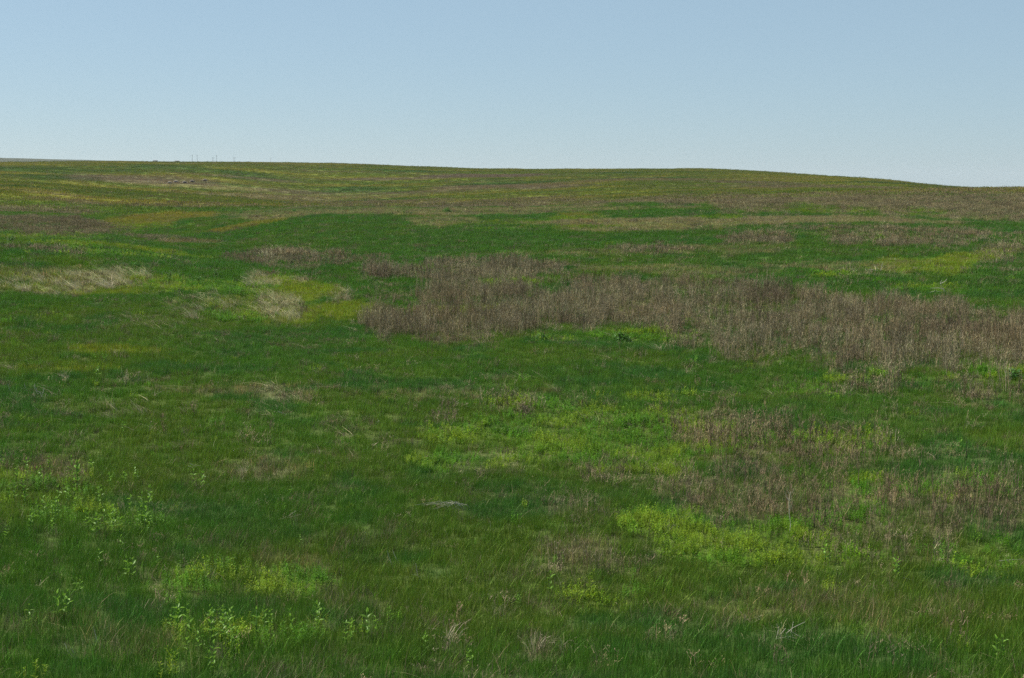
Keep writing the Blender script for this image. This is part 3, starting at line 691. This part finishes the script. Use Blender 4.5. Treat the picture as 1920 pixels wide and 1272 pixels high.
twig(1648, 512, 'pale fallen branches lying left of the yellow green swale', [[(.3, 0), (-.4, .25), (-1.0, .3)], [(0, .1), (-.3, .6), (-.5, .7)], [(.1, 0), (.2, .5), (.3, .9)]], rad=.018)
twig(708, 796, 'small white splintered twig in the grass left of the forb bed', [[(0, 0), (.02, .12), (.0, .2)], [(0, .03), (-.07, .1)], [(.02, .1), (.06, .13)]], rad=.014)
twig(735, 822, 'small pale knot of stems under the splintered twig', [[(-.1, 0), (0, .08), (.14, .06)], [(-.05, 0), (.05, .1)]], rad=.01)
twig(783, 1092, 'pale forked twig standing at the bottom centre left', [[(.09, .0), (.04, .1), (0, .16), (-.03, .4)], [(.04, .1), (-.05, .14), (-.11, .17)], [(.09, .0), (0, .12)]], rad=.007)
twig(750, 1062, 'thin pale twig pair left of the pale forked twig', [[(0, 0), (-.09, .2), (-.16, .35)], [(-.15, .0), (-.24, .2), (-.28, .34)]], rad=.006)
twig(540, 975, 'two thin fallen straws lying crosswise in the dark grass', [[(-.26, 0), (0, .1), (.2, .22)], [(-.24, .0), (0, .06), (.32, .13)]], rad=.006)
twig(1480, 1205, 'nest of grey dead twigs at the lower right', [[(-.2, .05), (-.17, .2), (-.2, .3)], [(0, 0), (-.05, .15), (.05, .25), (.24, .32)], [(.1, 0), (.02, .16), (.06, .33)], [(.2, .02), (0, .1), (-.2, .08)], [(-.1, 0), (-.15, .12), (-.06, .22)], [(.25, .05), (.1, .12), (-.02, .2)]], rad=.007, name='twig_nest', cat='twigs')
twig(1705, 1096, 'fallen pale stick among the grass at the right', [[(-.12, .14), (0, .1), (.1, .08)]], rad=.007)
twig(1880, 1060, 'crossed pale straws at the right edge', [[(-.1, .1), (.1, .12), (.4, .13)], [(.08, .12), (.2, 0), (.3, -.05)]], rad=.007)
twig(365, 880, 'fallen pale straws pointing right, left of the straw nest', [[(-.15, .18), (0, .1), (.16, .04)], [(-.2, .1), (-.05, .06), (.14, 0)], [(-.1, .02), (0, .12), (.2, .1)]], rad=.008)
twig(530, 778, 'thin bleached straw lying in the grass right of centre left', [[(-.2, .13), (0, .07), (.12, .0)], [(-.15, .08), (.1, .04)]], rad=.008)
twig(180, 1215, 'thin pale bent stalk near the lower left corner', [[(.12, 0), (.03, .12), (-.04, .32)]], rad=.005)
twig(133, 1235, 'faint grey curved twig left of the thin bent stalk at the lower left', [[(.08, 0), (-.02, .1), (-.09, .22)], [(.08, 0), (.0, .15)]], rad=.005)
twig(1300, 900, 'thin crooked pale stem near the foot of the weed stalks, right of the forb bed', [[(0, 0), (.03, .15), (-.02, .3), (.02, .42)]], rad=.007)
twig(1315, 915, 'small white stem lying left in the dry weeds at the right', [[(0, 0), (-.02, .12), (.02, .22)]], rad=.009)

# the arched bent straw heap at the centre
def arch():
    t = root('bent_straw_heap', 'heap of pale straws bent over in an arch in the middle of the grass', 'straw', 835, 958)
    for i in range(16):
        x0 = rnd(.1, .7); L = rnd(.4, .9); b = MB(); y0 = rnd(-.2, .2)
        pts = [A3(x0, y0, 0), A3(x0 - L * .2, y0, .14 + rnd(0, .06)), A3(x0 - L * .55, y0 + rnd(-.1, .1), .2 + rnd(-.04, .05)), A3(x0 - L, y0 + rnd(-.1, .1), .12 + rnd(-.08, .06))]
        b.tube(pts, .006, .003, A3(1, 1, 1), 4); part('straw', b.mesh('straw', M_PALEWOOD), t)
arch()

# straw tussocks one can point at
def tussock(px, py, s, lean, label, n=34, h=.5, wd=.010):
    t = root('straw_tussock', label, 'tussock', px, py)
    b = straw_clump(.12, n, h * .6, h, wd, lean)
    m = veg_mat('tussock_straw', tint=(.56, .49, .32), trans=.1, rough=.8)
    part('blades', b.mesh('blades', m), t, scale=s)
tussock(216, 790, 1.0, -1.1, 'pale straw tuft combed to the left, in the grass at the left')
tussock(122, 712, 1.1, -.6, 'straw tuft right of the forked white twigs and below the yellowish strip')
tussock(28, 695, 1.1, -1.6, 'grey straw tuft lying flat at the left edge above the white twigs')
tussock(290, 745, .9, .2, 'thin upright grey straw tuft in the middle of the left slope')
tussock(455, 895, 1.3, -.2, 'spiky straw nest in the dark grass left of centre', 60)
tussock(845, 1205, 1.0, .1, 'narrow upright straw tuft at the bottom centre', 26)
tussock(1010, 1225, 1.1, .1, 'broad bleached straw tuft at the bottom, right of the narrow one', 50)
tussock(1062, 1228, .9, .25, 'small bleached straw tuft touching the broad one on its right', 26)
tussock(1255, 1000, .8, -.2, 'pale straw tuft in front of the bright forbs at the right centre', 26)
tussock(390, 1090, .9, .2, 'grey straw tuft between the two bright forb mats', 20)
tussock(365, 600, 2.4, -.8, 'large straw tussock at the left end of the straw hollow', 60)
tussock(515, 592, 2.6, -.15, 'dense upright straw tussock in the middle of the straw hollow', 90)
tussock(472, 540, 2.4, -.5, 'pale drooping straw tussock left of the yellow green sward', 60)
tussock(650, 565, 2.2, .2, 'spreading straw tussock right of the yellow green sward', 50)
tussock(210, 545, 2.8, -1.0, 'large wind-combed straw tussock at the right end of the left straw strip', 80)
tussock(140, 545, 2.2, -.9, 'wind-combed straw tussock in the middle of the left straw strip', 50)
tussock(50, 548, 2.2, -.9, 'wind-combed straw tussock at the left end of the left straw strip', 50)
tussock(505, 485, 3.0, -.7, 'pale straw tussock on the slope beyond, left one of two', 50, .45)
tussock(592, 485, 3.0, -.5, 'pale straw tussock on the slope beyond, right one of two', 40, .45)
tussock(1240, 660, 1.6, -1.2, 'flattened reddish straw tuft at the foot of the brown weed bed', 30)
tussock(215, 522, 2.4, -.4, 'tall brown-grey tussock behind the left straw strip', 50)

# tall dead stalks standing out of the near slope
def stalk_mesh(H, m):
    b = MB(); c = A3(1, 1, 1)
    k = [A3(0, 0, -.03)]
    for i in range(4): k.append(k[-1] + A3(rnd(-.035, .035), rnd(-.03, .03), H / 4))
    b.tube(k, .0065, .003, c, 4); st = b.mesh('stem', m); tw = []
    for j in range(int(rng.integers(5, 9))):
        b = MB(); t = rnd(.3, .95); i = int(t * 4); p = k[i] * (1 - (t * 4 - i)) + k[i + 1] * (t * 4 - i)
        a = rnd(0, 6.28); l = H * rnd(.12, .32)
        q = p + A3(math.cos(a) * .45, math.sin(a) * .45, .7) * l * .6; e = q + A3(math.cos(a) * .2, math.sin(a) * .2, .8) * l * .5
        b.tube([p, q, e], .0038, .002, c, 3); tw.append(b.mesh('twig', m))
    return st, tw
kinds = [stalk_mesh(rnd(.5, .75), m) for m in (M_DARKWOOD, M_DARKWOOD, M_BROWNWOOD, M_DARKWOOD, M_BROWNWOOD, M_PALEWOOD)]
def stalk(px, py, label, kind, s, group=None):
    t = root('dead_stalk', label, 'stalk', px, py, group, rnd(0, 6)); st, tw = kinds[kind]
    part('stem', st, t, scale=s)
    for m in tw: part('twig', m, t, scale=s)
stalk(1408, 820, 'tall dark dead stalk rising at the upper left of the sparse weeds on the right', 0, 1.5)
stalk(1480, 1000, 'pale much-branched dead stalk standing left in the dry weeds at the right', 5, 1.4)
stalk(1543, 1005, 'tall dark twin-stemmed dead stalk in the middle of the dry weeds at the right', 1, 1.5)
stalk(1550, 1008, 'dark dead stalk close beside the tall twin-stemmed one', 3, 1.4)
stalk(1567, 1020, 'slender dark stalk just right of the twin-stemmed one', 0, 1.2)
stalk(1710, 940, 'leaning dark stalk rising between the light green forbs at the right', 1, 1.3)
stalk(1682, 1075, 'short black stalk with leaves at its foot at the right', 0, .9)
stalk(1215, 1010, 'dark thin stalk standing before the bright forbs right of centre', 3, 1.0)
stalk(980, 805, 'dark thin stalk in the forb bed right of centre', 0, .8)
for i in range(62):
    px = rnd(1280, 1915); py = rnd(820, 1010)
    if py < 860 and px > 1650: continue
    kd = int(rng.integers(0, 5)); tone = 'brown' if kd in (2, 4) else 'dark'
    GL = '%s dead stalk among the dry weeds at right, %s %s' % (tone, 'upper' if py < 880 else 'middle' if py < 950 else 'lower', 'left part' if px < 1490 else 'centre part' if px < 1700 else 'edge part')
    stalk(px, py, GL, kd, rnd(.7, 1.35), 'dead stalks among the sparse dry weeds on the right')
for i in range(30):
    px = rnd(880, 1290); py = rnd(780, 900); kd = int(rng.integers(0, 5)); tone = 'brown' if kd in (2, 4) else 'dark'
    GL = 'thin %s dead stalk in the %s %s of the central forb bed' % (tone, 'upper' if py < 840 else 'lower', 'left' if px < 1010 else 'middle' if px < 1150 else 'right')
    stalk(px, py, GL, kd, rnd(.45, .85), 'dead stalks in the forb bed')

# small dark bushes in the distance
def bush(px, py, w_, h_, label, col=(.085, .19, .03), group=None):
    t = root('small_bush', label, 'bush', px, py, group); b = MB()
    for i in range(240):
        a = rnd(0, 6.28); e = math.asin(rnd(0, 1)); q = rnd(.45, 1) * rnd(.8, 1.1)
        p = A3(math.cos(a) * math.cos(e) * w_ * .5 * q, math.sin(a) * math.cos(e) * w_ * .5 * q, (math.sin(e) * q) * h_)
        d = A3(rnd(-1, 1), rnd(-1, 1), rnd(-.3, 1)); v = rnd(.6, 1.5)
        b.leaf(p, d, A3(.1, .2, 1), w_ * .16, w_ * .07, A3(v, v, v))
    part('foliage', b.mesh('foliage', veg_mat('bush_leaf', tint=col, trans=.3)), t)
    b = MB()
    for i in range(4):
        a = rnd(0, 6.28); b.tube([A3(0, 0, -.05), A3(math.cos(a) * w_ * .15, math.sin(a) * w_ * .15, h_ * .5), A3(math.cos(a) * w_ * .3, math.sin(a) * w_ * .3, h_ * .85)], .02, .01, A3(1, 1, 1), 4)
    part('stems', b.mesh('stems', M_DARKWOOD), t)
bush(20, 456, .9, .7, 'dark leafy bush at the left edge on the shoulder of the slope')
bush(55, 466, .8, .6, 'rounded green bush just right of the bush at the left edge', (.07, .16, .03))
bush(200, 452, .7, .6, 'small green bush at the edge of the gully', (.09, .2, .03))
bush(252, 457, .7, .6, 'light green bush in the mouth of the gully', (.12, .26, .03))
bush(317, 527, .6, .8, 'tall dark green weed beside the yellow green tuft left of centre')
bush(405, 520, .6, .6, 'small dark bush behind the straw hollow')
bush(452, 402, .9, .6, 'tiny green bush on the far ridge, left one')
bush(552, 400, .9, .7, 'tiny green bush on the far ridge, right of the first')
bush(370, 530, 1.0, .5, 'low dark green leafy bush among the straw')
bush(1015, 640, .8, .45, 'small leafy green clump at the foot of the brown weed bed, left')
bush(1165, 640, 1.1, .55, 'larger leafy green bush below the brown weed bed, right of the small clump')
bush(1900, 712, .9, .5, 'green bushy clump at the right edge under the brown weeds', (.07, .17, .03))
bush(900, 412, 1.6, .8, 'dark green clump on the crest of the middle ridge')
bush(838, 400, 1.6, .8, 'small dark clump left on the crest of the middle ridge')
bush(1650, 455, 1.4, .9, 'yellow green rounded clump on the slope at the right', (.12, .2, .02))

M_EARTH = plain('bare_earth', (.22, .18, .12))
# row of dark burrow openings in the far bank
for px, py, lb in [(318, 345, 'dark hole in the eroded bank on the distant slope, leftmost'), (330, 343, 'dark hole in the distant eroded bank, second from the left'), (346, 344, 'dark hole in the distant eroded bank, middle one'), (360, 342, 'dark hole in the distant eroded bank, second from the right'), (384, 340, 'dark hole in the distant eroded bank, rightmost')]:
    t = root('burrow', lb, 'burrow', px, py)
    b = MB(); n = 12; W = rnd(1.3, 1.9)                        # mound of dug earth, lower half of a rough dome
    for k in range(n):
        q = 6.283 * k / n
        for f, z in ((1, -.1), (.75, .55), (.35, .95)): b.v.append((W * f * math.cos(q) * rnd(.9, 1.1), .3 + W * .8 * f * math.sin(q), z)); b.c.append(A3(1, 1, 1))
    b.v.append((0, .3, 1.1)); b.c.append(A3(1, 1, 1))
    for k in range(n):
        p, q = 3 * k, 3 * ((k + 1) % n)
        b.f += [(p, q, q + 1, p + 1), (p + 1, q + 1, q + 2, p + 2), (p + 2, q + 2, 3 * n)]
    part('earth_mound', b.mesh('earth_mound', M_EARTH), t)
    b = MB(); b.v.append((0, -W * .72, .42)); b.c.append(A3(1, 1, 1))
    for k in range(n):
        q = 6.283 * k / n; zz = .42 + .42 * math.sin(q); b.v.append((W * .5 * math.cos(q), .3 - W * .8 * (1.05 - .32 * max(0, zz)), zz)); b.c.append(A3(1, 1, 1))
    for k in range(n): b.f.append((0, 1 + k, 1 + (k + 1) % n))
    part('opening', b.mesh('opening', M_DARK), t)

# ------------------------------------------------------------------ things on the far skyline
def boxm(b, x0, x1, y0, y1, z0, z1):
    k = len(b.v)
    for z in (z0, z1):
        for x, y in ((x0, y0), (x1, y0), (x1, y1), (x0, y1)): b.v.append((x, y, z)); b.c.append(A3(1, 1, 1))
    b.f += [(k, k + 3, k + 2, k + 1), (k + 4, k + 5, k + 6, k + 7), (k, k + 1, k + 5, k + 4), (k + 1, k + 2, k + 6, k + 5), (k + 2, k + 3, k + 7, k + 6), (k + 3, k, k + 4, k + 7)]
def far_root(name, label, cat, px, D, sink=0, group=None):
    az = math.atan2((px - 960) / FP, math.cos(PITCH) ); x, y = D * math.sin(az), D * math.cos(az)
    o = bpy.data.objects.new(name, None); COL.objects.link(o); o.location = (x, y, zat(x, y) - sink); o.rotation_euler = (0, 0, -az)
    o['label'] = label; o['category'] = cat
    if group: o['group'] = group
    return o
def top_z(px, py, D):
    x, y, z = [float(v) for v in ray(px, py)]; return EYE + z / math.hypot(x, y) * D
def shed(px, D, wpx, pytop, label):
    t = far_root('farm_shed', label, 'shed', px, D, .2); W = wpx / FP * D; z = t.location.z; H = max(3, top_z(px, pytop, D) - z)
    e = H - 1.6
    b = MB(); boxm(b, -W / 2, W / 2, -5, 5, 0, e); part('wall', b.mesh('wall', M_SHED), t)
    b = MB(); k = W / 2 + .4
    for x in (-k, k):
        for y, zz in ((-5.5, e + .01), (0, H), (5.5, e + .01), (5.5, e + .25), (0, H + .25), (-5.5, e + .25)): b.v.append((x, y, zz)); b.c.append(A3(1, 1, 1))
    b.f += [(0, 1, 4, 5), (1, 2, 3, 4), (6, 11, 10, 7), (7, 10, 9, 8), (5, 4, 10, 11), (4, 3, 9, 10), (0, 6, 7, 1), (1, 7, 8, 2), (0, 5, 11, 6), (2, 8, 9, 3)]
    part('roof', b.mesh('roof', M_ROOF), t)
    b = MB(); boxm(b, -1.8, 1.8, -5.06, -4.98, 0, min(3.2, e * .8)); part('door', b.mesh('door', M_DARK), t)
shed(300, 3900, 8.5, 300.2, 'low grey shed on the skyline at the left, left one of two')
shed(340, 3900, 8, 300.8, 'low grey shed on the skyline at the left, right one of two')
def pole(px, D, pytop, label, arm=True, r=.3):
    t = far_root('utility_pole', label, 'utility pole', px, D, .3); H = top_z(px, pytop, D) - t.location.z
    b = MB(); b.tube([A3(0, 0, 0), A3(0, 0, H)], r, r * .7, A3(1, 1, 1), 8); part('pole', b.mesh('pole', M_POLE), t)
    if arm:
        b = MB(); boxm(b, -1.3, 1.3, -r - .14, -r + .02, H - 1.2, H - .95); part('crossarm', b.mesh('crossarm', M_POLE), t)
        for x in (-1.15, 0, 1.15):
            b = MB(); b.tube([A3(x, -r - .06, H - .95), A3(x, -r - .06, H - .6)], .09, .05, A3(1, 1, 1), 6); part('insulator', b.mesh('insulator', M_STEEL), t)
def lattice(px, D, pytop, wpx, label):
    t = far_root('lattice_mast', label, 'mast', px, D, .3); H = top_z(px, pytop, D) - t.location.z; W = wpx / FP * D / 2
    for sx in (-1, 1):
        for sy in (-1, 1):
            b = MB(); b.tube([A3(sx * W, sy * W, 0), A3(sx * W * .7, sy * W * .7, H)], .14, .12, A3(1, 1, 1), 4); part('leg', b.mesh('leg', M_STEEL), t)
    b = MB(); n = 6
    for i in range(n):
        z0, z1 = H * i / n, H * (i + 1) / n
        for s in (-1, 1):
            b.tube([A3(-s * W * .9, -W * .9, z0), A3(s * W * .85, -W * .85, z1)], .08, .08, A3(1, 1, 1), 3); b.tube([A3(-s * W * .9, W * .9, z0), A3(s * W * .85, W * .85, z1)], .08, .08, A3(1, 1, 1), 3)
    part('bracing', b.mesh('bracing', M_STEEL), t)
    b = MB(); boxm(b, -W * 1.6, W * 1.6, -.15, .15, H - .5, H - .1); part('crossarm', b.mesh('crossarm', M_STEEL), t)
pole(368.5, 2600, 290.5, 'tall thin utility pole on the left skyline, left one of a pair')
pole(377.5, 2600, 291, 'tall thin utility pole on the left skyline, right one of a pair')
pole(413.5, 2600, 291.5, 'tall thin pole on the skyline right of the short lattice mast')
lattice(406.5, 2600, 296, 2.4, 'short lattice mast on the skyline left of the tall thin pole')
lattice(446, 2600, 296, 3.2, 'twin-legged lattice mast on the skyline, alone right of the poles')
pole(513.5, 2600, 296.5, 'faint utility pole on the skyline, rightmost of all', r=.22)
pole(397, 2600, 301, 'stub of a pole barely showing over the skyline left of the short mast', False)

# ------------------------------------------------------------------ haze
def haze():
    b = MB(); boxm(b, -9800, 9800, -9800, 9800, -330, 130)
    m = bpy.data.materials.new('haze_air'); m.use_nodes = True; N = m.node_tree.nodes
    for n in list(N): N.remove(n)
    v = N.new('ShaderNodeVolumePrincipled'); v.inputs['Color'].default_value = (.88, .94, 1, 1); v.inputs['Density'].default_value = HAZE
    v.inputs['Anisotropy'].default_value = .2
    o = N.new('ShaderNodeOutputMaterial'); m.node_tree.links.new(v.outputs[0], o.inputs['Volume'])
    ob = bpy.data.objects.new('haze', b.mesh('haze', m)); COL.objects.link(ob); ob['kind'] = 'stuff'; ob['label'] = 'thin pale haze over the prairie'
HAZE = 3.5e-5
if HAZE > 0: haze()
gz = [v for v in (bpy.data.objects['prairie_ground'].bound_box)]
print('ground z range', min(v[2] for v in gz), max(v[2] for v in gz))
